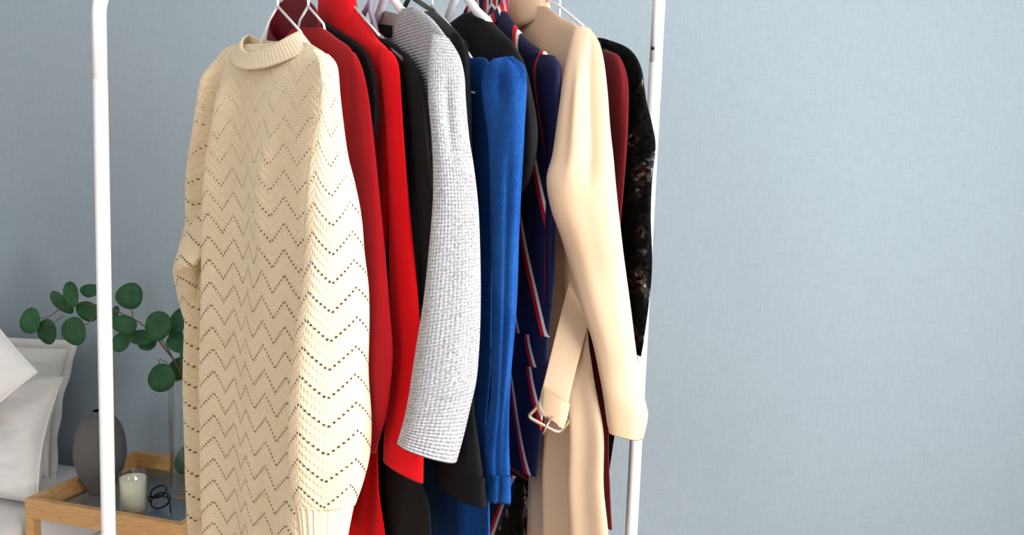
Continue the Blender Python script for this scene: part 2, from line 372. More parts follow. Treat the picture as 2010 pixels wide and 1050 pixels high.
def finish_rings(name, rings, uvs, mat, parent, cap_top=True, lip=0.03, lip_in=0.004, cap_bottom=False):
    """rings: list of equal-length closed loops of Vectors; adds a turned-in hem"""
    n = len(rings[0]); rings = list(rings); uvs = list(uvs)
    if lip:
        last = rings[-1]; c = sum(last, Vector()) / n
        for k, zz in ((0.93, 0.004), (0.9, lip)):
            rings.append([c + (q - c) * k + Vector((0, 0, zz)) for q in last]); uvs.append([(u, v + zz) for u, v in uvs[len(uvs) - 1]])
    V = [q for r in rings for q in r]; UV = [q for r in uvs for q in r]; Fc = []
    for i in range(len(rings) - 1):
        for j in range(n): Fc.append((i * n + j, (i + 1) * n + j, (i + 1) * n + (j + 1) % n, i * n + (j + 1) % n))
    if cap_top:
        V.append(sum(rings[0], Vector()) / n); UV.append(uvs[0][0]); k = len(V) - 1
        for j in range(n): Fc.append((k, j, (j + 1) % n))
    if cap_bottom:
        b = len(rings) - 1
        V.append(sum(rings[b], Vector()) / n); UV.append(uvs[b][0]); k = len(V) - 1
        for j in range(n): Fc.append((k, b * n + (j + 1) % n, b * n + j))
    return mesh(name, V, Fc, mat, parent, uv=UV)

def sleeve(G, name, pairs, Ys, mat, k=0.4, n=44, rows=70, wr=0.003, wfreq=9.0, seed=0.0, lip=0.04, theta=None, ridge=(), ribs=0, ribamp=0.0, parent=None, cap=True):
    """tube whose outline runs through pixel pairs (xl,yl,xr,yr) at distances Ys; ellipse lies along the hanger"""
    if not isinstance(Ys, (list, tuple)):      # on the garment plane, shifted by Ys along its normal
        Ys = [G.p((p[0] + p[2]) / 2, (p[1] + p[3]) / 2, Ys).y for p in pairs]
    elif len(Ys) == 2: Ys = [Ys[0] + (Ys[1] - Ys[0]) * i / (len(pairs) - 1) for i in range(len(pairs))]
    P = catmull([tuple(p) + (y,) for p, y in zip(pairs, Ys)], rows)
    h, nn = G.h, G.n
    if theta is not None:
        a = math.radians(theta); h = Vector((math.cos(a), -math.sin(a), 0)); nn = Vector((-math.sin(a), -math.cos(a), 0))
    rings = []; uvs = []; ws = sorted((onY(p[2], p[3], p[4]) - onY(p[0], p[1], p[4])).length for p in P); PER = math.pi * 0.8 * ws[len(ws) * 3 // 4]
    for i, (xl, yl, xr, yr, Y) in enumerate(P):
        f = i / (rows - 1)
        L = onY(xl, yl, Y); R = onY(xr, yr, Y); C = (L + R) / 2; w = max((R - L).length / 2, 1e-4); r = (R - L).normalized()
        rh = Vector((r.x, r.y, 0)).normalized(); dd = Vector((-rh.y, rh.x, 0))
        hr, hd, nr, nd = h.dot(rh), h.dot(dd), nn.dot(rh), nn.dot(dd)
        a = w / math.sqrt(hr * hr + (k * nr) ** 2); b = k * a
        ring = []; uvr = []; per = PER
        for j in range(n):
            q = 2 * math.pi * j / n; ca, sa = math.cos(q), math.sin(q)
            x = a * ca * hr + b * sa * nr; d = a * ca * hd + b * sa * nd
            wob = wr * nz(ca * 1.4 + seed, sa * 1.4 + C.z * 2, C.z * wfreq + seed) * smooth01(f * 4)
            for (q0, wd, am, f0, f1, dr) in ridge:      # long folds: angle, width, height, start, end, drift
                dq = (q - q0 - dr * f + math.pi) % (2 * math.pi) - math.pi
                wob += am * math.exp(-(dq / wd) ** 2) * smooth01((f - f0) / 0.12) * smooth01((f1 - f) / 0.12)
            if ribs: wob += ribamp * math.cos(q * ribs)
            g = 1 + wob / max(w, 0.01)
            pt = C + r * (x * g) + dd * (d * g)
            ring.append(pt)
            uvr.append((per * (j / n if j <= n / 2 else 1 - j / n), C.z))
        rings.append(ring); uvs.append(uvr)
    return finish_rings(name, rings, uvs, mat, parent or G.root, cap_top=cap, lip=lip)

def body(G, name, pairs, thick, mat, folds=(), rows=80, n=40, wave=(0.004, 5.0, 0.0), wr=0.003, seed=0.0, off=0.0, lip=0.03, parent=None, cap=True, pw=0.5, back_k=1.0):
    """slab hanging in the garment plane between two edge chains (lists of 3D points left,right)"""
    P = catmull([tuple(a) + tuple(b) + ((thick[i],) if isinstance(thick, (list, tuple)) else (thick,)) for i, (a, b) in enumerate(pairs)], rows)
    rings = []; uvs = []
    for i, row in enumerate(P):
        L = Vector(row[0:3]); R = Vector(row[3:6]); b = max(row[6], 0.0015); f = i / (rows - 1)
        front = []; back = []
        for j in range(n + 1):
            s = -1 + 2 * j / n; s = math.sin(s * math.pi / 2)
            p = L.lerp(R, (s + 1) / 2); t = G.t(p)
            prof = max(0.0, 1 - abs(s) ** 3) ** pw
            fo = wave[0] * f * math.sin(2 * math.pi * (t * wave[1] + wave[2] + 0.3 * f)) + wr * nz(t * 9 + seed, p.z * 5, seed) * smooth01(f * 5)
            for (s0, wd, am, f0, f1, dr) in folds:
                fo += am * math.exp(-((s - s0 - dr * f) / wd) ** 2) * smooth01((f - f0) / 0.15 + 0.0) * smooth01((f1 - f) / 0.1)
            front.append((p + G.n * (off + b * prof + fo), (t, p.z)))
            back.append((p + G.n * (off - b * prof * back_k + (fo * 0.6 if back_k == 1.0 else max(0.0, fo) * 0.3)), (t, p.z)))
        loop = front + back[1:-1][::-1]
        rings.append([x[0] for x in loop]); uvs.append([x[1] for x in loop])
    return finish_rings(name, rings, uvs, mat, parent or G.root, cap_top=cap, lip=lip)

def far_sleeve(G, mat, t0=-0.19, z0=1.5, length=0.55, r=0.05, k=0.17, seed=1.0, wr=0.002):
    """the sleeve on the wall side, hanging straight down from its shoulder"""
    rings = []; uvs = []; n = 28; rows = 30
    for i in range(rows):
        f = i / (rows - 1); a = r * (0.35 + 0.65 * smooth01(f * 6)) * (1 - 0.2 * f)
        C = G.tz(t0 - 0.03 * smooth01(f * 3), z0 - length * f)
        ring = []; uvr = []
        for j in range(n):
            q = 2 * math.pi * j / n; w = 1 + wr / r * nz(math.cos(q) + seed, math.sin(q), f * 6 + seed)
            ring.append(C + G.h * (a * math.cos(q) * w) + G.n * (a * k * math.sin(q) * w)); uvr.append((a * 3 * (q if q < math.pi else 2 * math.pi - q) / 3, C.z))
        rings.append(ring); uvs.append(uvr)
    return finish_rings('sleeve', rings, uvs, mat, G.root)

def collar(G, name, low, high, mat, n=48, rows=10, th=0.0025, parent=None, flare=0.0, arc=(0, 2 * math.pi), offn=0.0):
    """low / high: function(q)-> (t, off, z) rings; wall with thickness"""
    V = []; UV = []; Fc = []; closed = abs(arc[1] - arc[0]) > 6.2
    m = n if closed else n + 1
    grid = []
    for side in (0, 1):
        for i in range(rows + 1):
            f = i / rows if side == 0 else 1 - i / rows
            for j in range(m):
                q = arc[0] + (arc[1] - arc[0]) * j / n
                a, b = low(q), high(q)
                t, o, z = [a[k] + (b[k] - a[k]) * f for k in range(3)]
                c = math.cos(q); s = math.sin(q); bul = flare * math.sin(math.pi * f)
                k = bul + (th if side == 0 else -th)
                P = G.tz(t + c * k, z) + G.n * (o + s * k + offn)
                V.append(P); UV.append((q * 0.07, z))
    R = 2 * (rows + 1)
    for i in range(R if closed else R - 1):
        for j in range(n if closed else n):
            a, b = i, (i + 1) % R; j2 = (j + 1) % m
            Fc.append((a * m + j, a * m + j2, b * m + j2, b * m + j))
    if not closed:
        pass
    return mesh(name, V, Fc, mat, parent or G.root, uv=UV)

def hook_path(A, G, rad):
    """neck from the apex up and a hook over the rail"""
    c = Vector((A.x, A.y, zrail(A))); r = TUBE * 1.35 + rad + 0.001
    # hook lies in the plane of the hanger
    g = c.z - r - A.z; pts = [A, A + Vector((0, 0, g * 0.35)), A + Vector((0, 0, g * 0.7))]
    for i in range(13):
        a = math.radians(-70 + 250 * i / 12)
        pts.append(c + G.h * (r * math.cos(a)) + Vector((0, 0, r * math.sin(a))))
    return pts
def wire_hanger(G, arm_px, label, drop_t=0.15, rad=0.0021, name='wire_hanger', mat='plastic', tip=None, zdrop=0.115, bar=True, hookmat=None):
    root = empty(name, G.A, label, 'hanger', 'hangers on the clothes rack')
    A = G.A
    wire_obj('hook', hook_path(A, G, rad * 1.05), rad * 1.05, M[hookmat or mat], root, 8)
    near = [A] + [G.p(x, y) for x, y in arm_px]
    dz = zdrop
    near = [p for p in near if G.t(p) < drop_t - 0.015]
    if tip is None: near.append(G.tz(drop_t, A.z - dz))
    far = [A, G.tz(-0.03, A.z - 0.018), G.tz(-drop_t * 0.6, A.z - dz * 0.66), G.tz(-drop_t, A.z - dz)]
    if tip: near += [G.p(x, y) for x, y in tip]
    wire_obj('near_arm', near, rad, M[mat], root, 8); wire_obj('far_arm', far, rad, M[mat], root, 8)
    if bar and not tip: wire_obj('cross_bar', [far[-1], G.tz(0, far[-1].z - 0.004), near[-1]], rad, M[mat], root, 8)
    return root

def pairs(G, rows):
    """rows of (left, right): ('t', t, z) in the garment plane or (x, y) pixels carried onto that plane"""
    f = lambda q: G.tz(q[1], q[2]) if q[0] == 't' else G.p(*q)
    return [(f(a), f(b)) for a, b in rows]
def chain(far, near):
    """far edge as (t,z), near edge as pixels"""
    return [(('t',) + tuple(a), b) for a, b in zip(far, near)]
def cring(tc, a, b, zs, zf, zb, pw=1.0, tilt=0.0, oc=0.0, bb=1.0):
    def f(q):
        c, s = math.cos(q), math.sin(q)
        z = zs + ((zf - zs) * abs(s) ** pw if s > 0 else (zb - zs) * abs(s) ** pw) + tilt * c
        return (tc + a * c, oc + b * s * (1 if s > 0 else bb), z)
    return f

# ---- cream openwork jumper
G = Gar(545, 12, 50)
G.start('knit_jumper', 'cream zigzag openwork knit jumper with mock neck at the front of the rack', 'jumper')
cream = G
wire_hanger(G, [(590, 62), (640, 112)], 'thin white wire hanger rising from the cream jumper collar')
pr = pairs(G, [((478, 88), (612, 84)), ((455, 93), (632, 96)), ((441, 106), (648, 110)), ((435, 140), (655, 150)), ((428, 190), (650, 220)), ((418, 255), (640, 300)),
               ((408, 330), (632, 380)), ((403, 420), (628, 470)), ((402, 520), (624, 560)), ((400, 620), (618, 660)), ((398, 760), (612, 800)), ((402, 900), (608, 930)), ((408, 1050), (606, 1060)), ((412, 1180), (606, 1180))])
body(G, 'body', pr, [0.004, 0.008, 0.015, 0.026, 0.030, 0.032, 0.034, 0.034, 0.034, 0.034, 0.034, 0.034, 0.034, 0.034], M['knit'],
     folds=[(-0.84, 0.12, 0.026, 0.14, 2, 0.05), (-0.70, 0.06, -0.034, 0.16, 2, 0.05), (-0.40, 0.14, 0.016, 0.18, 2, 0.0), (0.12, 0.2, -0.007, 0.35, 2, 0.0), (0.46, 0.10, 0.012, 0.3, 0.62, 0.1)], wave=(0.003, 6, 0.2), wr=0.004, seed=2.0, rows=120, n=70, off=0.006, back_k=0.3)
sl = sleeve(G, 'sleeve', [(612, 96, 646, 107), (624, 122, 662, 130), (631, 170, 668, 185), (625, 240, 676, 255), (615, 300, 684, 310), (606, 370, 699, 370), (600, 430, 709, 430), (597, 500, 713, 500), (590, 580, 720, 570), (581, 650, 723, 650),
                     (572, 740, 722, 740), (566, 830, 727, 830), (566, 890, 723, 895), (571, 950, 709, 950), (580, 992, 694, 992)], [1.235, 1.22, 1.2, 1.195, 1.19] + [1.185] * 10, M['knit'], k=0.5, theta=-5, rows=110, n=72, wr=0.005, wfreq=6, seed=3.0)
sleeve(G, 'cuff', [(580, 988, 694, 989), (583, 1005, 690, 1006), (587, 1040, 683, 1042), (590, 1075, 677, 1078), (592, 1100, 674, 1104)], (1.185, 1.185), M['rib'], k=0.5, theta=-5, rows=14, n=192, wr=0.0, ribs=24, ribamp=0.0012, parent=sl)
fs = sleeve(G, 'sleeve', [(404, 296, 420, 296), (388, 350, 424, 350), (372, 395, 424, 395), (352, 455, 420, 450), (338, 505, 414, 490), (332, 530, 404, 512), (338, 556, 400, 535), (350, 606, 404, 596), (366, 652, 410, 652), (383, 705, 416, 705), (391, 760, 420, 760), (397, 840, 424, 840), (402, 930, 428, 930), (408, 1030, 430, 1030), (410, 1090, 430, 1090)],
            [1.60, 1.60, 1.595, 1.585, 1.57, 1.565, 1.59, 1.605, 1.61, 1.62, 1.63, 1.64, 1.64, 1.64, 1.64], M['knit'], k=0.5, rows=100, n=60, wr=0.004, seed=5.0, theta=50)
a0, a1, b0, b1 = G.p(472, 93), G.p(617, 98), G.p(490, 68), G.p(588, 61)
zl, zh = (a0.z + a1.z) / 2, (b0.z + b1.z) / 2
collar(G, 'mock_neck', cring((G.t(a0) + G.t(a1)) / 2, (G.t(a1) - G.t(a0)) / 2, 0.045, zl, G.p(542, 127, 0.045).z, zl - 0.01, 1.5, (a1.z - a0.z) / 2, bb=0.3),
       cring((G.t(b0) + G.t(b1)) / 2, (G.t(b1) - G.t(b0)) / 2, 0.036, zh, G.p(540, 94, 0.036).z, zh - 0.012, 1.5, (b1.z - b0.z) / 2, bb=0.3), M['rib'], n=90, th=0.0028)

# ---- dark red coat
G = Gar(605, 12, 52)
G.start('wool_coat', 'dark red wool coat with burgundy lined collar, next after the cream jumper', 'coat')
wire_hanger(G, [(635, 47)], 'thin white wire hanger inside the dark red coat collar', drop_t=0.1)
FAR = [(-.06, 1.57), (-.12, 1.545), (-.19, 1.51), (-.2, 1.4), (-.2, 1.2), (-.2, 1.0), (-.21, .8), (-.22, .62)]
body(G, 'body', pairs(G, chain(FAR, [(634, 54), (660, 74), (690, 98), (704, 150), (700, 350), (690, 600), (684, 850), (684, 1040)])), [.007, .009, .009, .009, .009, .009, .009, .009], M['dark_red'], wave=(0.003, 7, 0), seed=6)
sleeve(G, 'sleeve', [(672, 92, 700, 106), (672, 122, 715, 138), (676, 200, 728, 200), (680, 300, 740, 300), (684, 400, 750, 400), (688, 500, 760, 500), (690, 600, 768, 600), (690, 680, 775, 680), (690, 740, 772, 740), (688, 800, 765, 800), (692, 850, 751, 850), (704, 886, 741, 884)], 0.0, M['dark_red'], theta=44, k=0.26, seed=7, wr=0.003, wfreq=4)
far_sleeve(G, M['dark_red'], seed=8)
collar(G, 'collar', cring(-.055, .10, .017, 1.535, 1.52, 1.535, 1.0, -.005), cring(-.06, .088, .016, 1.575, 1.545, 1.622, 0.8, -.022), M['burgundy'], n=48, flare=0.004)

# ---- black soft garment with fuzzy edge
G = Gar(650, 4, 54.5)
G.start('mohair_cardigan', 'black fuzzy cardigan squeezed between the dark red and bright red coats', 'cardigan')
body(G, 'body', pairs(G, chain([(-.06, 1.59), (-.12, 1.56), (-.19, 1.52), (-.2, 1.45), (-.2, 1.35), (-.2, 1.2), (-.2, 1.0)], [(648, 52), (686, 74), (716, 100), (733, 145), (738, 220), (728, 330), (716, 560)])), 0.008, M['black_wool'], wave=(0.002, 8, 0), wr=0.002, seed=9)
# fibres standing off the shoulder edge
V = []; Fc = []
for i in range(2200):
    f = random.random(); e = catmull([(655, 55), (690, 76), (718, 102), (735, 146), (741, 205), (738, 250), (728, 300)], 60)[int(f * 59)]
    P = G.p(e[0] - random.random() * 6, e[1] + random.uniform(-3, 6), random.uniform(-.012, .014))
    d = (G.h * random.uniform(0.1, 1) + G.n * random.uniform(-.8, .8) + Vector((0, 0, random.uniform(-1, .5)))).normalized() * random.uniform(.004, .010)
    w = d.orthogonal().normalized() * 0.00025
    k = len(V); V += [P - w, P + w, P + d]; Fc.append((k, k + 1, k + 2))
tag(mesh('mohair_fibres', V, Fc, M['black_wool'], G.root), kind='stuff')

# ---- bright red coat
G = Gar(693, 10, 57)
G.start('red_coat', 'bright red coat with a high stand collar and pleated skirt', 'coat')
wire_hanger(G, [(743, 68)], 'thin white wire hanger with one bare arm beside the red collar', tip=[(744, 70)])
FAR = [(-.10, 1.575), (-.14, 1.55), (-.19, 1.52), (-.2, 1.42), (-.2, 1.25), (-.2, 1.05), (-.21, .9), (-.22, .76), (-.22, .66)]
body(G, 'body', pairs(G, chain(FAR, [(703, 26), (738, 73), (765, 105), (772, 160), (768, 320), (752, 620), (741, 880), (754, 1050), (760, 1150)])), [.009, .012, .011, .010, .009, .009, .009, .010, .011], M['red'], wave=(0.003, 22, 0), seed=10, rows=100, n=90)
sleeve(G, 'sleeve', [(742, 88, 772, 104), (742, 118, 786, 132), (750, 200, 792, 200), (756, 300, 800, 300), (758, 400, 808, 400), (758, 520, 818, 520), (760, 640, 826, 640), (762, 730, 831, 730), (758, 800, 834, 800), (751, 870, 836, 870), (749, 919, 836, 934)], 0.003, M['red'], theta=44, k=0.24, seed=11, wr=0.0035, wfreq=4)
far_sleeve(G, M['red'], seed=12)
collar(G, 'stand_collar', cring(-.06, .088, .013, 1.56, 1.545, 1.565), cring(-.08, .068, .012, 1.635, 1.64, 1.655), M['red'], n=48, flare=0.001, th=0.002)

# ---- black dress
G = Gar(729, -2, 58.5)
G.start('black_dress', 'plain black dress between the bright red coat and grey tweed jacket', 'dress')
wire_hanger(G, [(728, 22), (740, 66)], 'glossy grey plastic hanger curving out behind the red collar', name='plastic_hanger', mat='grey_plastic', rad=0.0045, bar=False)
FAR = [(-.06, 1.585), (-.12, 1.56), (-.18, 1.53), (-.19, 1.45), (-.2, 1.35), (-.2, 1.2), (-.2, 1.0), (-.2, .86), (-.2, .75), (-.2, .68)]
body(G, 'body', pairs(G, chain(FAR, [(728, 44), (752, 72), (788, 98), (800, 140), (806, 240), (808, 400), (810, 700), (822, 925), (844, 1000), (848, 1120)])), .008, M['black'], wave=(0.003, 14, .3), seed=13, n=60)
sleeve(G, 'sleeve', [(785, 98, 805, 110), (788, 130, 828, 150), (800, 200, 838, 210), (812, 300, 848, 310), (818, 400, 854, 400), (822, 520, 854, 520), (824, 640, 850, 640), (824, 740, 846, 740)], 0.0, M['black'], k=0.25, seed=14, wr=0.005, wfreq=7)
far_sleeve(G, M['black'], seed=15)

# ---- grey tweed jacket
G = Gar(766, -25, 60)
G.start('tweed_jacket', 'silvery grey ribbed tweed jacket, collarless and open, black label at the neck', 'jacket')
wire_hanger(G, [(770, -4), (788, 20), (820, 42), (870, 92)], 'broad white plastic hanger inside the grey tweed jacket', name='plastic_hanger', rad=0.0068, bar=False)
FAR = [(-.075, 1.615), (-.12, 1.59), (-.19, 1.53), (-.2, 1.4), (-.2, 1.2), (-.2, 1.0), (-.2, .93)]
bp = body(G, 'back_panel', pairs(G, chain(FAR, [(784, 30), (800, 60), (818, 130), (822, 300), (822, 520), (822, 760), (822, 850)])), .004, M['grey_lining'], wave=(0.002, 6, 0), seed=16, off=-0.009)
q0 = [G.p(*q, off=-0.003) for q in ((741, 47), (769, 50), (768, 72), (741, 70))]
mesh('neck_label', q0 + [p - G.n * .0015 for p in q0], [(0, 1, 2, 3), (7, 6, 5, 4), (0, 4, 5, 1), (1, 5, 6, 2), (2, 6, 7, 3), (3, 7, 4, 0)], M['label'], bp, smooth=False)
body(G, 'front_panel', pairs(G, [((786, 20), (818, 14)), ((779, 50), (848, 38)), ((776, 88), (872, 68)), ((788, 114), (888, 92)), ((810, 138), (897, 120)), ((829, 168), (897, 160)), ((838, 210), (892, 225)), ((843, 300), (884, 330)), ((842, 480), (880, 520)), ((842, 800), (878, 820))]), [.006, .009, .010, .010, .010, .010, .009, .008, .008, .008], M['tweed'], wave=(0.002, 6, 0), seed=17, n=50, rows=90, wr=0.002)
sleeve(G, 'sleeve', [(848, 66, 880, 74), (842, 104, 902, 110), (838, 150, 912, 150), (838, 200, 915, 200), (843, 262, 921, 270), (847, 330, 930, 330), (848, 400, 938, 400), (841, 490, 943, 480), (830, 590, 946, 570), (815, 690, 945, 660), (803, 770, 938, 740), (795, 812, 924, 800), (786, 846, 910, 858), (777, 873, 897, 906)],
       [1.21, 1.19, 1.18, 1.17, 1.16] + [1.152] * 9, M['tweed'], lip=0.01, k=0.42, theta=8, rows=110, n=72, seed=18, wr=0.004, wfreq=5, ridge=[(math.pi * 0.45, 0.22, -0.008, 0.12, 0.40, 0.1)])
far_sleeve(G, M['tweed'], seed=19, z0=1.52)

# ---- black wool blazer
G = Gar(805, -8, 61)
G.start('black_blazer', 'black blazer with satin lining tucked behind the grey tweed jacket', 'blazer')
wire_hanger(G, [(850, 22), (900, 68)], 'black hanger with a grey metal hook in the black blazer', name='slim_hanger', mat='black_plastic', rad=0.004, bar=False, hookmat='grey_plastic')
body(G, 'body', pairs(G, chain([(-.06, 1.6), (-.12, 1.575), (-.19, 1.54), (-.2, 1.42), (-.2, 1.2), (-.2, 1.0), (-.2, .95)], [(852, 22), (880, 46), (904, 74), (918, 120), (922, 400), (918, 640), (915, 740)])), .009, M['black_satin'], wave=(0.003, 8, 0), seed=20)
sleeve(G, 'sleeve', [(885, 60, 905, 74), (885, 95, 920, 110), (882, 200, 928, 200), (880, 350, 930, 350), (874, 520, 932, 520), (866, 660, 930, 660), (858, 780, 930, 780), (851, 860, 942, 860), (848, 920, 951, 915), (850, 970, 957, 960)], 0.003, M['black_wool'], k=0.24, seed=21, wr=0.004)
far_sleeve(G, M['black_wool'], seed=22, z0=1.53)

# ---- denim dress
G = Gar(848, 10, 62)
G.start('denim_dress', 'blue denim dress with a gathered puff shoulder', 'dress')
wire_hanger(G, [(884, 52), (918, 90), (927, 108)], 'white wire hanger whose arm ends in a hook over the denim dress', tip=[(931, 122), (935, 131), (940, 132), (943, 126)], bar=False)
wire_obj('garment_loop', [G.p(914, 179, .016), G.p(931, 182, .016)], 0.0016, M['plastic'], G.root, 6)
FAR = [(-.10, 1.52), (-.16, 1.51), (-.19, 1.45), (-.2, 1.35), (-.2, 1.2), (-.2, 1.05), (-.21, .9), (-.23, .8), (-.25, .7), (-.25, .62)]
body(G, 'body', pairs(G, chain(FAR, [(944, 112), (958, 120), (968, 170), (966, 300), (964, 480), (960, 700), (950, 860), (960, 980), (963, 1060), (964, 1120)])), [.006, .008, .009, .009, .009, .009, .009, .010, .010, .010], M['denim'], wave=(0.005, 13, .4), seed=23, n=60)
body(G, 'neck_facing', pairs(G, [((905, 112), (943, 109)), ((905, 150), (937, 150)), ((905, 200), (931, 200)), ((905, 290), (922, 290))]), .002, M['denim_inside'], wave=(0, 1, 0), wr=0, off=0.02, lip=0, rows=14, n=12)
sleeve(G, 'sleeve', [(962, 117, 1006, 112), (949, 134, 1023, 131), (943, 165, 1033, 165), (948, 208, 1032, 212), (955, 260, 1030, 268), (958, 350, 1025, 350), (960, 450, 1019, 450), (963, 560, 1013, 560), (965, 640, 1009, 640), (963, 720, 1004, 720), (960, 790, 1000, 790), (950, 860, 998, 860), (946, 910, 999, 910), (955, 987, 1001, 980)], 0.0, M['denim'], theta=46, k=0.38, seed=24, wr=0.004, wfreq=8, rows=110, n=64,
       ridge=[(math.pi * 0.52, 0.3, 0.010, -0.1, 0.16, 0.3), (math.pi * 0.42, 0.26, -0.022, 0.07, 0.26, 0.2), (math.pi * 0.12, 0.2, -0.008, -0.1, 0.12, 0.6), (0.0, 0.16, 0.006, 0.0, 0.2, 0.2), (math.pi * .3, .2, -.005, .3, 1.2, .2)])
far_sleeve(G, M['denim'], seed=25, z0=1.5)

# ---- black knitted top
G = Gar(905, -25, 64)
G.start('black_blouse', 'black blouse hanging between the denim and the striped dress', 'blouse')
wire_hanger(G, [(918, -4), (935, 22), (958, 44), (1010, 96)], 'thick rounded white plastic hanger in the neck of the black blouse', name='plastic_hanger', rad=0.0075, bar=False)
body(G, 'body', pairs(G, chain([(0.03, 1.6), (-.08, 1.585), (-.17, 1.55), (-.19, 1.42), (-.19, 1.3), (-.19, 1.2), (-.19, 1.1)], [(960, 40), (985, 62), (1010, 92), (1022, 150), (1022, 300), (1012, 420), (1000, 560)])), .012, M['black'], wave=(0.003, 8, 0), seed=26)
sleeve(G, 'sleeve', [(985, 76, 1010, 92), (985, 110, 1030, 130), (990, 180, 1044, 190), (992, 240, 1054, 250), (992, 300, 1052, 305), (990, 350, 1040, 355), (985, 400, 1022, 390), (982, 500, 1010, 490), (980, 600, 1003, 600)], 0.0, M['black'], k=0.3, seed=27, wr=0.003)
far_sleeve(G, M['black'], seed=28, z0=1.53, length=.4)

# ---- navy striped dress
G = Gar(965, 8, 66)
G.start('striped_dress', 'navy shirt dress with red and white double stripes beside the camel coat', 'dress')
wire_hanger(G, [(976, 22), (1005, 52), (1060, 100)], 'thin white wire hanger in the striped dress collar')
TL = 0.47
sm = lambda nm, P, o, tl: striped(nm, P, o, tl)
ub = pairs(G, chain([(-.06, 1.60), (-.12, 1.585), (-.2, 1.54), (-.2, 1.46), (-.2, 1.38), (-.2, 1.28), (-.2, 1.2), (-.2, 1.13), (-.2, 1.07)], [(992, 22), (1028, 72), (1058, 97), (1076, 118), (1084, 260), (1086, 400), (1087, 500), (1082, 590), (1076, 662)]))
bd = body(G, 'bodice', ub, [.008, .012, .014, .013, .012, .012, .012, .012, .012], sm('navy_stripe_bodice', .074, 0.72, TL), wave=(0.002, 6, 0), seed=29, lip=0.0)
wb = pairs(G, chain([(-.2, 1.07), (-.2, 1.045), (-.2, 1.02)], [(1076, 661), (1074, 690), (1072, 725)]))
body(G, 'waistband', wb, .0135, sm('navy_stripe_waist', .074, 0.35, TL), rows=12, wave=(0.002, 6, 0), wr=0.001, seed=29, lip=0.0, cap=False)
sk = pairs(G, chain([(-.2, 1.02), (-.2, .98), (-.2, .93), (-.2, .88)], [(1072, 724), (1066, 800), (1057, 890), (1050, 937)]))
body(G, 'skirt', sk, .012, sm('navy_stripe_skirt', .074, 0.55, TL), rows=40, wave=(0.002, 6, 0), seed=29, cap=False)
usk = pairs(G, [(('t', -.2, .9), (1012, 935)), (('t', -.2, .84), (1008, 965)), (('t', -.2, .78), (990, 1010)), (('t', -.2, .72), (968, 1058)), (('t', -.2, .7), (960, 1075))])
body(G, 'underskirt', usk, .006, sm('navy_stripe_underskirt', .09, 0.27, -0.6), rows=30, wave=(0.001, 6, 0), seed=30, cap=False)
sleeve(G, 'sleeve', [(1056, 106, 1088, 114), (1046, 132, 1098, 136), (1048, 170, 1098, 170), (1056, 220, 1096, 230), (1064, 270, 1095, 290), (1068, 330, 1093, 340), (1068, 420, 1090, 420), (1068, 520, 1088, 520), (1066, 600, 1084, 600)], 0.0, sm('navy_stripe_sleeve', .05, 0.55, 0.0), k=0.3, seed=31)
far_sleeve(G, sm('navy_stripe_far_sleeve', .05, 0.2, 0.0), seed=32, z0=1.53)
collar(G, 'collar', cring(-.045, .10, .02, 1.59, 1.575, 1.6), cring(-.05, .088, .019, 1.62, 1.585, 1.665, 0.8), sm('navy_stripe_collar', .03, 0.0, 0.0), n=48, flare=0.004)

# ---- camel coat
G = Gar(1046, -16, 66)
G.start('camel_coat', 'camel trench coat with a hanging buckled belt', 'coat')
camel = G
wire_hanger(G, [(1102, 15), (1144, 50)], 'thin white wire hanger lying along the camel coat shoulder', drop_t=0.2, zdrop=0.1)
LB = [('t', -.06, 1.63), ('t', -.12, 1.605), ('t', -.2, 1.55), ('t', -.2, 1.45), ('t', -.16, 1.34), ('t', -.02, 1.26), (1076, 500), (1084, 545), (1074, 630), (1067, 740), (1058, 850), (1054, 950), (1052, 1050), (1050, 1150)]
RBc = [(1086, 14), (1114, 36), (1146, 54), (1158, 110), (1160, 240), (1160, 380), (1160, 490), (1160, 550), (1164, 640), (1176, 740), (1194, 850), (1196, 950), (1206, 1050), (1210, 1150)]
body(G, 'body', pairs(G, list(zip(LB, RBc))), [.004, .008, .014, .018, .02, .02, .024, .018, .018, .02, .022, .024, .026, .026], M['camel'],
     folds=[(0.0, 0.10, 0.016, 0.5, 2, 0.08), (0.32, 0.12, -0.014, 0.5, 2, 0.05), (-0.55, 0.2, 0.006, 0.5, 2, 0), (0.62, 0.12, 0.012, 0.55, 2, 0.02)], wave=(0.002, 5, 0), seed=33, rows=120, n=80, off=0.010, back_k=0.3)
sleeve(G, 'sleeve', [(1128, 52, 1158, 56), (1120, 84, 1174, 84), (1109, 140, 1182, 140), (1098, 220, 1190, 220), (1086, 300, 1201, 300), (1073, 352, 1206, 350), (1081, 410, 1212, 402), (1100, 465, 1222, 480), (1120, 530, 1230, 540), (1142, 610, 1240, 615), (1162, 670, 1248, 680), (1175, 730, 1256, 740), (1184, 780, 1267, 790), (1190, 826, 1271, 818), (1195, 850, 1262, 862)],
       [1.245, 1.22, 1.2, 1.185, 1.17, 1.16, 1.16, 1.165, 1.17, 1.17, 1.17, 1.17, 1.165, 1.165, 1.165], M['camel'], k=0.55, theta=12, rows=130, n=80, seed=34, wr=0.004, wfreq=3.5,
       ridge=[(math.pi * 0.28, 0.22, -0.011, 0.02, 0.42, 0.9), (math.pi * 0.1, 0.25, 0.005, 0.02, 0.3, 0.5), (math.pi * 0.55, 0.2, 0.006, 0.1, 0.4, 0.2), (math.pi * 0.05, 0.25, -0.006, 0.88, 1.2, 0.0)])
far_sleeve(G, M['camel'], seed=35, z0=1.54)
collar(G, 'collar', cring(-.045, .105, .032, 1.597, 1.58, 1.605, bb=.4), cring(-.058, .085, .026, 1.675, 1.672, 1.69, bb=.4), M['camel'], n=60, flare=0.003, th=0.004)
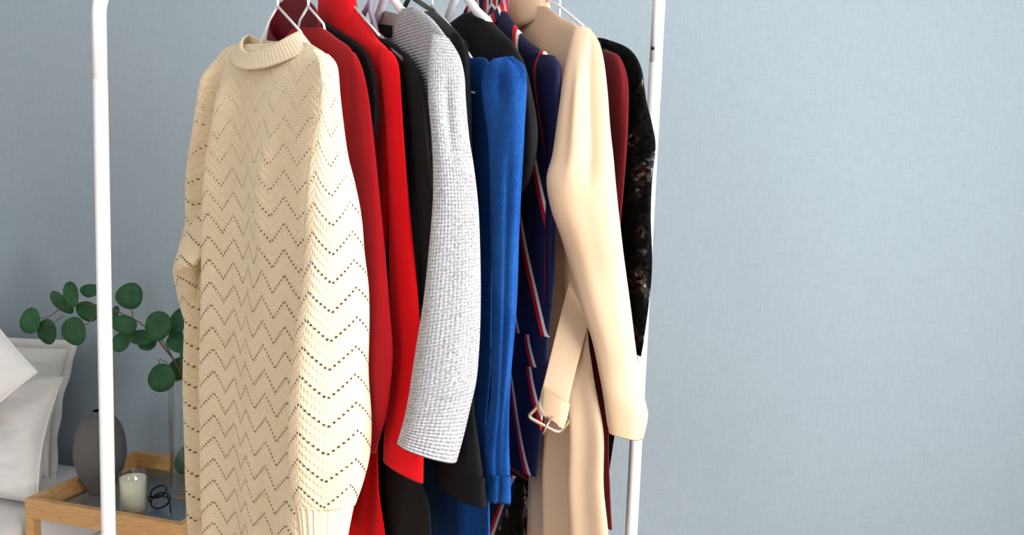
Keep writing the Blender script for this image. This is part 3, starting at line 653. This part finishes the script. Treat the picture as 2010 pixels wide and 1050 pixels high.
bl = sleeve(G, 'belt', [(1136, 500, 1172, 545), (1120, 548, 1160, 600), (1103, 612, 1152, 640), (1086, 678, 1137, 697), (1070, 742, 1122, 757), (1057, 796, 1110, 818), (1062, 812, 1102, 836)], [1.235, 1.225, 1.213, 1.2, 1.19, 1.18, 1.176], M['camel'], k=0.06, rows=40, n=32, seed=36, wr=0.001, theta=20)
sleeve(G, 'belt_keeper', [(1063, 774, 1118, 790), (1057, 797, 1112, 820), (1062, 815, 1104, 840)], [1.178, 1.172, 1.17], M['camel'], k=0.12, rows=12, n=24, wr=0, theta=20, parent=bl)
def rounded(pts, r=0.25, m=5):
    out = []; n = len(pts)
    for i in range(n):
        a, b, c = pts[i - 1], pts[i], pts[(i + 1) % n]
        p, q2 = b.lerp(a, r), b.lerp(c, r)
        for k in range(m + 1):
            t = k / m; out.append(p.lerp(b, t).lerp(b.lerp(q2, t), t))
    return out
bk = wire_obj('buckle', rounded([onY(1036, 818, 1.158), onY(1096, 850, 1.158), onY(1118, 826, 1.185), onY(1056, 797, 1.185)], 0.22), 0.0026, M['buckle'], bl, 10, True)
wire_obj('prong', [onY(1084, 818, 1.166), onY(1074, 834, 1.155), onY(1066, 852, 1.154)], 0.0015, M['buckle'], bk, 8)

# ---- burgundy velvet dress
G = Gar(1072, 20, 66)
G.start('velvet_dress', 'burgundy velvet dress between the camel coat and black sequin dress', 'dress')
wire_hanger(G, [(1092, 52)], 'thin wire hanger inside the burgundy velvet dress', zdrop=0.095)
FAR = [(-.06, 1.60), (-.12, 1.57), (-.19, 1.53), (-.2, 1.4), (-.2, 1.2), (-.2, 1.0), (-.2, .9), (-.2, .8)]
body(G, 'body', pairs(G, chain(FAR, [(1160, 92), (1190, 102), (1208, 130), (1212, 300), (1204, 600), (1196, 850), (1199, 960), (1203, 1040)])), .006, M['velvet'], wave=(0.002, 7, 0), wr=0.002, seed=37)
sleeve(G, 'sleeve', [(1165, 92, 1192, 104), (1162, 112, 1214, 120), (1160, 160, 1225, 158), (1160, 230, 1223, 230), (1164, 300, 1219, 300), (1172, 400, 1216, 400), (1180, 500, 1214, 500), (1186, 600, 1212, 600)], 0.0, M['velvet'], k=0.22, seed=38, wr=0.004)
far_sleeve(G, M['velvet'], seed=39, z0=1.52)

# ---- black sequin dress
G = Gar(1098, 34, 66)
G.start('sequin_dress', 'black sequin dress at the end of the row by the rack leg', 'dress')
wire_hanger(G, [(1112, 60)], 'thin wire hanger inside the black sequin dress', zdrop=0.095)
FAR = [(-.06, 1.60), (-.12, 1.57), (-.19, 1.53), (-.2, 1.4), (-.22, 1.2), (-.25, 1.0), (-.3, .75), (-.32, .56)]
body(G, 'body', pairs(G, chain(FAR, [(1180, 78), (1208, 90), (1226, 120), (1240, 300), (1238, 560), (1215, 760), (1185, 950), (1170, 1080)])), .006, M['sequin'], wave=(0.002, 7, 0), wr=0.002, off=-0.004, seed=40)
sleeve(G, 'sleeve', [(1172, 72, 1192, 82), (1185, 92, 1230, 102), (1202, 140, 1250, 138), (1210, 200, 1259, 200), (1212, 245, 1270, 245), (1214, 290, 1279, 290), (1214, 355, 1275, 355), (1212, 420, 1272, 420), (1220, 500, 1275, 500), (1226, 590, 1268, 590), (1230, 645, 1262, 650), (1236, 690, 1256, 695)], -0.006, M['sequin'], k=0.25, seed=41, wr=0.006, wfreq=10)
far_sleeve(G, M['sequin'], seed=42, z0=1.52)

# ------------------------------------------------------------------ bedside tray table
ZT = 0.45; ZG = 0.408
FL = onZ(48, 978, ZT); ex = Vector((0.961, -0.276, 0)).normalized(); ey = Vector((0.276, 0.961, 0)).normalized(); TW, TD, RIM = 0.485, 0.42, 0.02
table = empty('tray_table', FL + ex * TW / 2 + ey * TD / 2 - Vector((0, 0, ZT)), 'bamboo tray table with a glass top beside the bed', 'table')
fo = FL - Vector((0, 0, ZT))
def tp(a, b, z): return fo + ex * a + ey * b + Vector((0, 0, z))
zv = lambda z: Vector((0, 0, z))
box_obj('rim', tp(0, 0, ZT - .052), ex * TW, ey * RIM, zv(.052), M['bamboo'], table, .002)
box_obj('rim', tp(0, TD - RIM, ZT - .052), ex * TW, ey * RIM, zv(.052), M['bamboo'], table, .002)
box_obj('rim', tp(0, RIM, ZT - .052), ex * RIM, ey * (TD - 2 * RIM), zv(.052), M['bamboo'], table, .002)
box_obj('rim', tp(TW - RIM, RIM, ZT - .052), ex * RIM, ey * (TD - 2 * RIM), zv(.052), M['bamboo'], table, .002)
box_obj('glass_top', tp(RIM, RIM, ZG - .005), ex * (TW - 2 * RIM), ey * (TD - 2 * RIM), zv(.005), M['tabletop_glass'], table)
for a in (0, TW - .026):
    for b in (0, TD - .026): box_obj('leg', tp(a, b, 0), ex * .026, ey * .026, zv(ZT - .052), M['bamboo'], table, .002)
for b in (0.002, TD - .024): box_obj('shelf_rail', tp(.026, b, .12), ex * (TW - .052), ey * .022, zv(.03), M['bamboo'], table, .002)
for i in range(7): box_obj('shelf_slat', tp(.03 + i * .062, .024, .135), ex * .052, ey * (TD - .048), zv(.012), M['bamboo'], table, .002)

# grey vase
pb = onZ(198, 965, ZG + .0005)
sc = (onY(246, 880, pb.y) - onY(150, 880, pb.y)).length / 2
hv = onY(198, 806, pb.y).z - ZG
prof = [(0.0, 0), (.46, 0), (.5, .02), (.68, .14), (.88, .28), (1, .45), (.98, .6), (.9, .73), (.72, .86), (.45, .935), (.27, .955), (.24, .975), (.26, 1.0), (.2, 1.0), (.17, .97), (.17, .9), (.0, .88)]
vz = empty('ceramic_vase', pb, 'matte dark grey ceramic bottle vase on the tray table', 'vase')
lathe_obj('vase_body', pb, [(r * sc, z * hv) for r, z in catmull(prof[1:13], 60)], M['ceramic'], vz)
lathe_obj('vase_mouth', pb + zv(hv * .9), [(0.0, 0), (.18 * sc, 0), (.2 * sc, hv * .095), (.24 * sc, hv * .1)], M['dark_hole'], vz, 32)

# candle
pc = onZ(262, 1004, ZG + .001); rc = (onY(289, 970, pc.y) - onY(235, 970, pc.y)).length / 2
hc = onY(262, 928, pc.y).z - ZG
cd = empty('glass_candle', pc, 'cream candle in a clear glass tumbler on the tray table', 'candle')
lathe_obj('tumbler', pc, [(0.0001, 0), (rc * .96, 0), (rc, .004), (rc, hc), (rc * .985, hc + .001), (rc * .95, hc), (rc * .95, .009), (0.0001, .008)], M['glass'], cd, 48)
wx = lathe_obj('wax', pc + zv(.0095), [(0.0001, 0), (rc * .94, 0), (rc * .94, hc * .78), (rc * .9, hc * .79), (rc * .2, hc * .785), (0.0001, hc * .785)], M['wax'], cd, 48)
wire_obj('wick', [pc + zv(hc * .8), pc + zv(hc * .88) + Vector((.001, 0, 0)), pc + zv(hc * .97) + Vector((.002, 0, 0))], .0016, M['wick'], cd, 8)

# spectacles, lying folded
ps = onZ(312, 1000, ZG)
sp = empty('spectacles', ps, 'black framed spectacles lying beside the candle', 'spectacles')
def lens(cx, cy, rx, ry, tilt, Y, name):
    pts = []
    for i in range(28):
        q = 2 * math.pi * i / 28; x = rx * math.cos(q); y = ry * math.sin(q)
        c, s = math.cos(tilt), math.sin(tilt)
        pts.append(onY(cx + x * c - y * s, cy + x * s + y * c, Y - 0.00022 * (x * c - y * s)))
    f = wire_obj(name, pts, .0026, M['spectacle'], sp, 8, True)
Yp = ps.y
lens(311, 965, 17, 10, -0.5, Yp + .03, 'lens_rim'); lens(315, 982, 20, 14, -0.5, Yp + .0, 'lens_rim')
wire_obj('bridge', [onY(294, 974, Yp + .03), onY(291, 978, Yp + .02), onY(294, 984, Yp + .012)], .0022, M['spectacle'], sp, 8)
wire_obj('temple', [onY(327, 972, Yp + .01), onY(333, 985, Yp), onZ(335, 1006, ZG + .003)], .0022, M['spectacle'], sp, 8)
wire_obj('temple', [onY(294, 976, Yp + .03), onY(312, 972, Yp + .03), onY(326, 976, Yp + .01)], .0022, M['spectacle'], sp, 8)

# glass vase with water and eucalyptus
pv = onZ(378, 966, ZG + .001); rv = (onY(420, 850, pv.y) - onY(335, 850, pv.y)).length / 2; hg = onY(378, 738, pv.y).z - ZG
gv = empty('glass_vase', pv, 'tall clear glass cylinder vase with water, holding the eucalyptus', 'vase')
lathe_obj('cylinder', pv, [(0.0001, 0), (rv * .97, 0), (rv, .004), (rv, hg), (rv - .002, hg + .001), (rv - .004, hg), (rv - .004, .02), (rv * .8, .016), (0.0001, .015)], M['glass'], gv, 56)
lathe_obj('water', pv + zv(.0205), [(0.0001, 0), (rv - .005, 0), (rv - .005, hg * .3), (0.0001, hg * .3)], M['water'], gv, 56)
Yv = pv.y
eu = empty('eucalyptus_branch', pv + zv(.05), 'eucalyptus branch with round green leaves arching from the glass vase', 'plant')
def stem(pts, r0, r1, Ys):
    P = catmull([(x, y, Y) for (x, y), Y in zip(pts, Ys)], 40)
    wire_obj('stem', [onY(*p) for p in P], [r0 + (r1 - r0) * i / 39 for i in range(40)], M['stem'], eu, 8)
stem([(370, 935), (372, 860), (368, 790), (352, 725), (328, 690), (300, 655), (272, 632), (240, 616), (212, 602), (180, 597), (142, 595)], .003, .0014, [Yv, Yv, Yv, Yv - .01, Yv - .02, Yv - .03, Yv - .03, Yv - .04, Yv - .04, Yv - .05, Yv - .05])
stem([(358, 740), (335, 695), (318, 668), (300, 655)], .0022, .0014, [Yv, Yv - .01, Yv - .03, Yv - .035])
stem([(215, 603), (190, 615), (172, 635), (150, 640)], .0016, .001, [Yv - .04, Yv - .05, Yv - .06, Yv - .06])
stem([(150, 596), (120, 605), (95, 622), (65, 625)], .0016, .001, [Yv - .05] * 4)
stem([(262, 630), (258, 605), (255, 590)], .0014, .001, [Yv - .03] * 3)
stem([(125, 620), (110, 630), (98, 640)], .0012, .001, [Yv - .05] * 3)
stem([(335, 718), (314, 705), (316, 725)], .0012, .001, [Yv - .01] * 3)
def leaf(cx, cy, rx, ry, ang, dy=0.0, yaw=0.0, cup=0.12):
    """round leaf, outline radii in pixels, turned by yaw about its long axis"""
    Y = Yv - .03 + dy; s = (onY(cx + 1, cy, Y) - onY(cx, cy, Y)).length
    a, b = rx * s, ry * s; C = onY(cx, cy, Y)
    ca, sa = math.cos(ang), math.sin(ang)
    X = Vector((ca, 0, -sa)); Z = Vector((sa, 0, ca)); D = Vector((0, 1, 0))
    Z2 = Z * math.cos(yaw) + D * math.sin(yaw); b2 = b / max(math.cos(yaw), .3); N = X.cross(Z2)
    V = [C - N * cup * min(a, b2) * .6]; Fc = []; n = 22
    for ring, k in ((0, .5), (1, 1.0)):
        for i in range(n):
            q = 2 * math.pi * i / n; w = k * (1 + .05 * math.cos(2 * q + cx) + .03 * math.cos(3 * q + cy))
            V.append(C + X * (a * w * math.cos(q)) + Z2 * (b2 * w * math.sin(q)) + N * (cup * min(a, b2) * (k * k * (1 + .6 * math.cos(2 * q)) - .6)))
    for i in range(n):
        j = (i + 1) % n; Fc.append((0, 1 + i, 1 + j)); Fc.append((1 + i, 1 + n + i, 1 + n + j, 1 + j))
    o = mesh('leaf', V, Fc, M['leaf'], eu)
    md = o.modifiers.new('thickness', 'SOLIDIFY'); md.thickness = .0007
for L in [(60, 630, 21, 24, 0, -.03, .2), (93, 651, 19, 28, .15, -.01, -.3), (140, 577, 16, 26, -.5, -.03, .5), (121, 594, 14, 27, -.55, -.02, -.3), (146, 650, 24, 28, 0, -.04, .1), (177, 570, 19, 12, 0, .02, .7), (172, 611, 24, 15, .6, .0, .5),
          (255, 581, 28, 25, 0, .0, .1), (244, 637, 25, 18, .4, -.02, .3), (237, 672, 17, 19, .2, .01, .2), (277, 662, 26, 14, 0, .01, .6), (311, 640, 27, 28, .2, -.04, .2), (290, 676, 18, 11, -.2, .03, .6), (350, 630, 17, 23, 0, .0, .4),
          (352, 674, 24, 18, .3, .01, .4), (368, 712, 16, 27, -.35, -.03, .2), (318, 742, 28, 27, 0, -.02, .1), (222, 620, 9, 18, .2, .02, .6), (348, 725, 18, 22, .3, .03, .3), (345, 655, 12, 12, .3, .03, .5), (384, 690, 20, 30, -.2, .02, .4),
          (382, 790, 17, 52, -.2, .01, .4), (366, 900, 20, 30, .5, -.0, .3), (392, 755, 14, 30, .1, .03, .4)]: leaf(*L)

# ------------------------------------------------------------------ bed and pillows
ta = (FL - W0).dot(E1); bed_r = ta - .03
def rounded_block(name, a0, a1, b0, b1, z0, z1, r, mat, parent, wr=.004, nx=40, ny=60):
    """soft rectangular block with puckered top"""
    V = []; Fc = []; nu, nv = nx, ny
    import bmesh
    bm = bmesh.new(); bmesh.ops.create_grid(bm, x_segments=nu, y_segments=nv, size=.5); bm.free()
    V, Fc = box(room(a0, b0, z0), E1 * (a1 - a0), E2 * (b1 - b0), zv(z1 - z0), r)
    o = mesh(name, V, Fc, mat, parent, smooth=True)
    md = o.modifiers.new('soft', 'SUBSURF'); md.levels = md.render_levels = 1
    return o
bed = empty('bed', room((XL + bed_r) / 2, 1.0, 0), 'white dressed bed with its pillows against the blue wall', 'bed')
quadbox('bed_base', XL + .06, bed_r - .03, .06, 2.0, .06, .2, M['linen'], bed)
rounded_block('mattress', XL + .05, bed_r, .05, 2.02, .2, .372, .04, M['linen'], bed)
for a in (XL + .1, bed_r - .1):
    for b in (.12, 1.9): quadbox('bed_leg', a - .025, a + .025, b - .025, b + .025, 0, .06, M['bamboo'], bed)

def pillow(name, label, C, ux, uz, W, H, TH, seed, group='pillows on the bed', flange=0.0, wr=.008, n=56, piping=True):
    """ux: width direction, uz: up the leaning face"""
    nn = ux.cross(uz).normalized()
    root = empty(name, C - uz * H / 2, label, 'pillow', group)
    V = []; Fc = []; UVs = []
    for side in (1, -1):
        for i in range(n + 1):
            for j in range(n + 1):
                u, v = -1 + 2 * i / n, -1 + 2 * j / n
                e = max(0, (1 - abs(u) ** 3.2)) ** .55 * max(0, (1 - abs(v) ** 3.2)) ** .55
                # edges pull in between the pointed corners
                x = u * W / 2 * (1 - .07 * (1 - v * v)); y = v * H / 2 * (1 - .06 * (1 - u * u))
                dent = wr * (nz(u * 2.2 + seed, v * 2.2, side * 1.3) + .7 * nz(u * 5 + seed, v * 4, 3 + side)) * (e ** .3) + wr * .35 * nz(u * 11 + v * 4, v * 12 + seed, side) * e - wr * .55 * (1 - min(1, 2.2 * abs(nz(u * 2.6 + v * 1.1 + seed * 3, v * 4.2 - u, side * 2.0)))) ** 3 * e
                V.append(C + ux * x + uz * (y) + nn * (side * (TH / 2 * e + .002) + dent * (1 if side > 0 else .5)))
    m = (n + 1) * (n + 1); w = n + 1
    for i in range(n):
        for j in range(n):
            Fc.append((i * w + j, (i + 1) * w + j, (i + 1) * w + j + 1, i * w + j + 1)); Fc.append((m + i * w + j, m + i * w + j + 1, m + (i + 1) * w + j + 1, m + (i + 1) * w + j))
    rim = [(i, 0) for i in range(n)] + [(n, j) for j in range(n)] + [(i, n) for i in range(n, 0, -1)] + [(0, j) for j in range(n, 0, -1)]
    ids = [i * w + j for i, j in rim]
    for k in range(len(ids)):
        a, b = ids[k], ids[(k + 1) % len(ids)]; Fc.append((a, b + 0, m + b, m + a)[::-1])
    mesh('pillowcase', V, Fc, M['linen'], root)
    if flange:
        # flat border all round
        Vf = []; Ff = []
        for k, idx in enumerate(ids):
            p = (V[idx] + V[m + idx]) / 2; d = (p - C); d = (d - nn * d.dot(nn)); 
            i, j = rim[k]; u, v = -1 + 2 * i / n, -1 + 2 * j / n
            o = ux * (flange * (1 if u > .999 else -1 if u < -.999 else 0)) + uz * (flange * (1 if v > .999 else -1 if v < -.999 else 0))
            wv = nn * (.004 * math.sin(k * .35 + seed))
            Vf += [p + nn * .002, p + o + nn * .002 + wv, p + o - nn * .002 + wv, p - nn * .002]
        L = len(ids)
        for k in range(L):
            k2 = (k + 1) % L
            for q in range(4): Ff.append((k * 4 + q, k2 * 4 + q, k2 * 4 + (q + 1) % 4, k * 4 + (q + 1) % 4))
        mesh('flange', Vf, Ff, M['linen'], root)
    elif piping:
        wire_obj('seam', [(V[i] + V[m + i]) / 2 for i in ids], .0028, M['linen'], root, 6, True)
    return root
def lean(deg, roll=0.0):
    a = math.radians(deg); uz = (-E2 * math.sin(a) + zv(math.cos(a))).normalized()
    r = math.radians(roll); ux = E1 * math.cos(r) + uz * math.sin(r); uz2 = uz * math.cos(r) - E1 * math.sin(r)
    return ux, uz2
ux, uz = lean(14)
trc = onY(150, 668, 2.63)
pillow('bed_pillow', 'white flanged pillow leaning on the blue wall at the back of the bed', trc - ux * .35 - uz * .228, ux, uz, .66, .40, .12, 1.0, flange=.028, wr=.014)
ux, uz = lean(20, 2)
trc2 = onY(118, 742, 2.41)
pillow('sleeping_pillow', 'plump wrinkled white pillow in front of the flanged pillow', trc2 - ux * .33 - uz * .172, ux, uz, .68, .35, .17, 2.0, wr=.024)
ux, uz = lean(24, -38)
trc3 = onY(66, 728, 2.2)
pillow('cushion', 'white square cushion tilted on its corner against the wrinkled pillow', trc3 - ux * .25 - uz * .255, ux, uz, .52, .52, .1, 3.0, wr=.012)
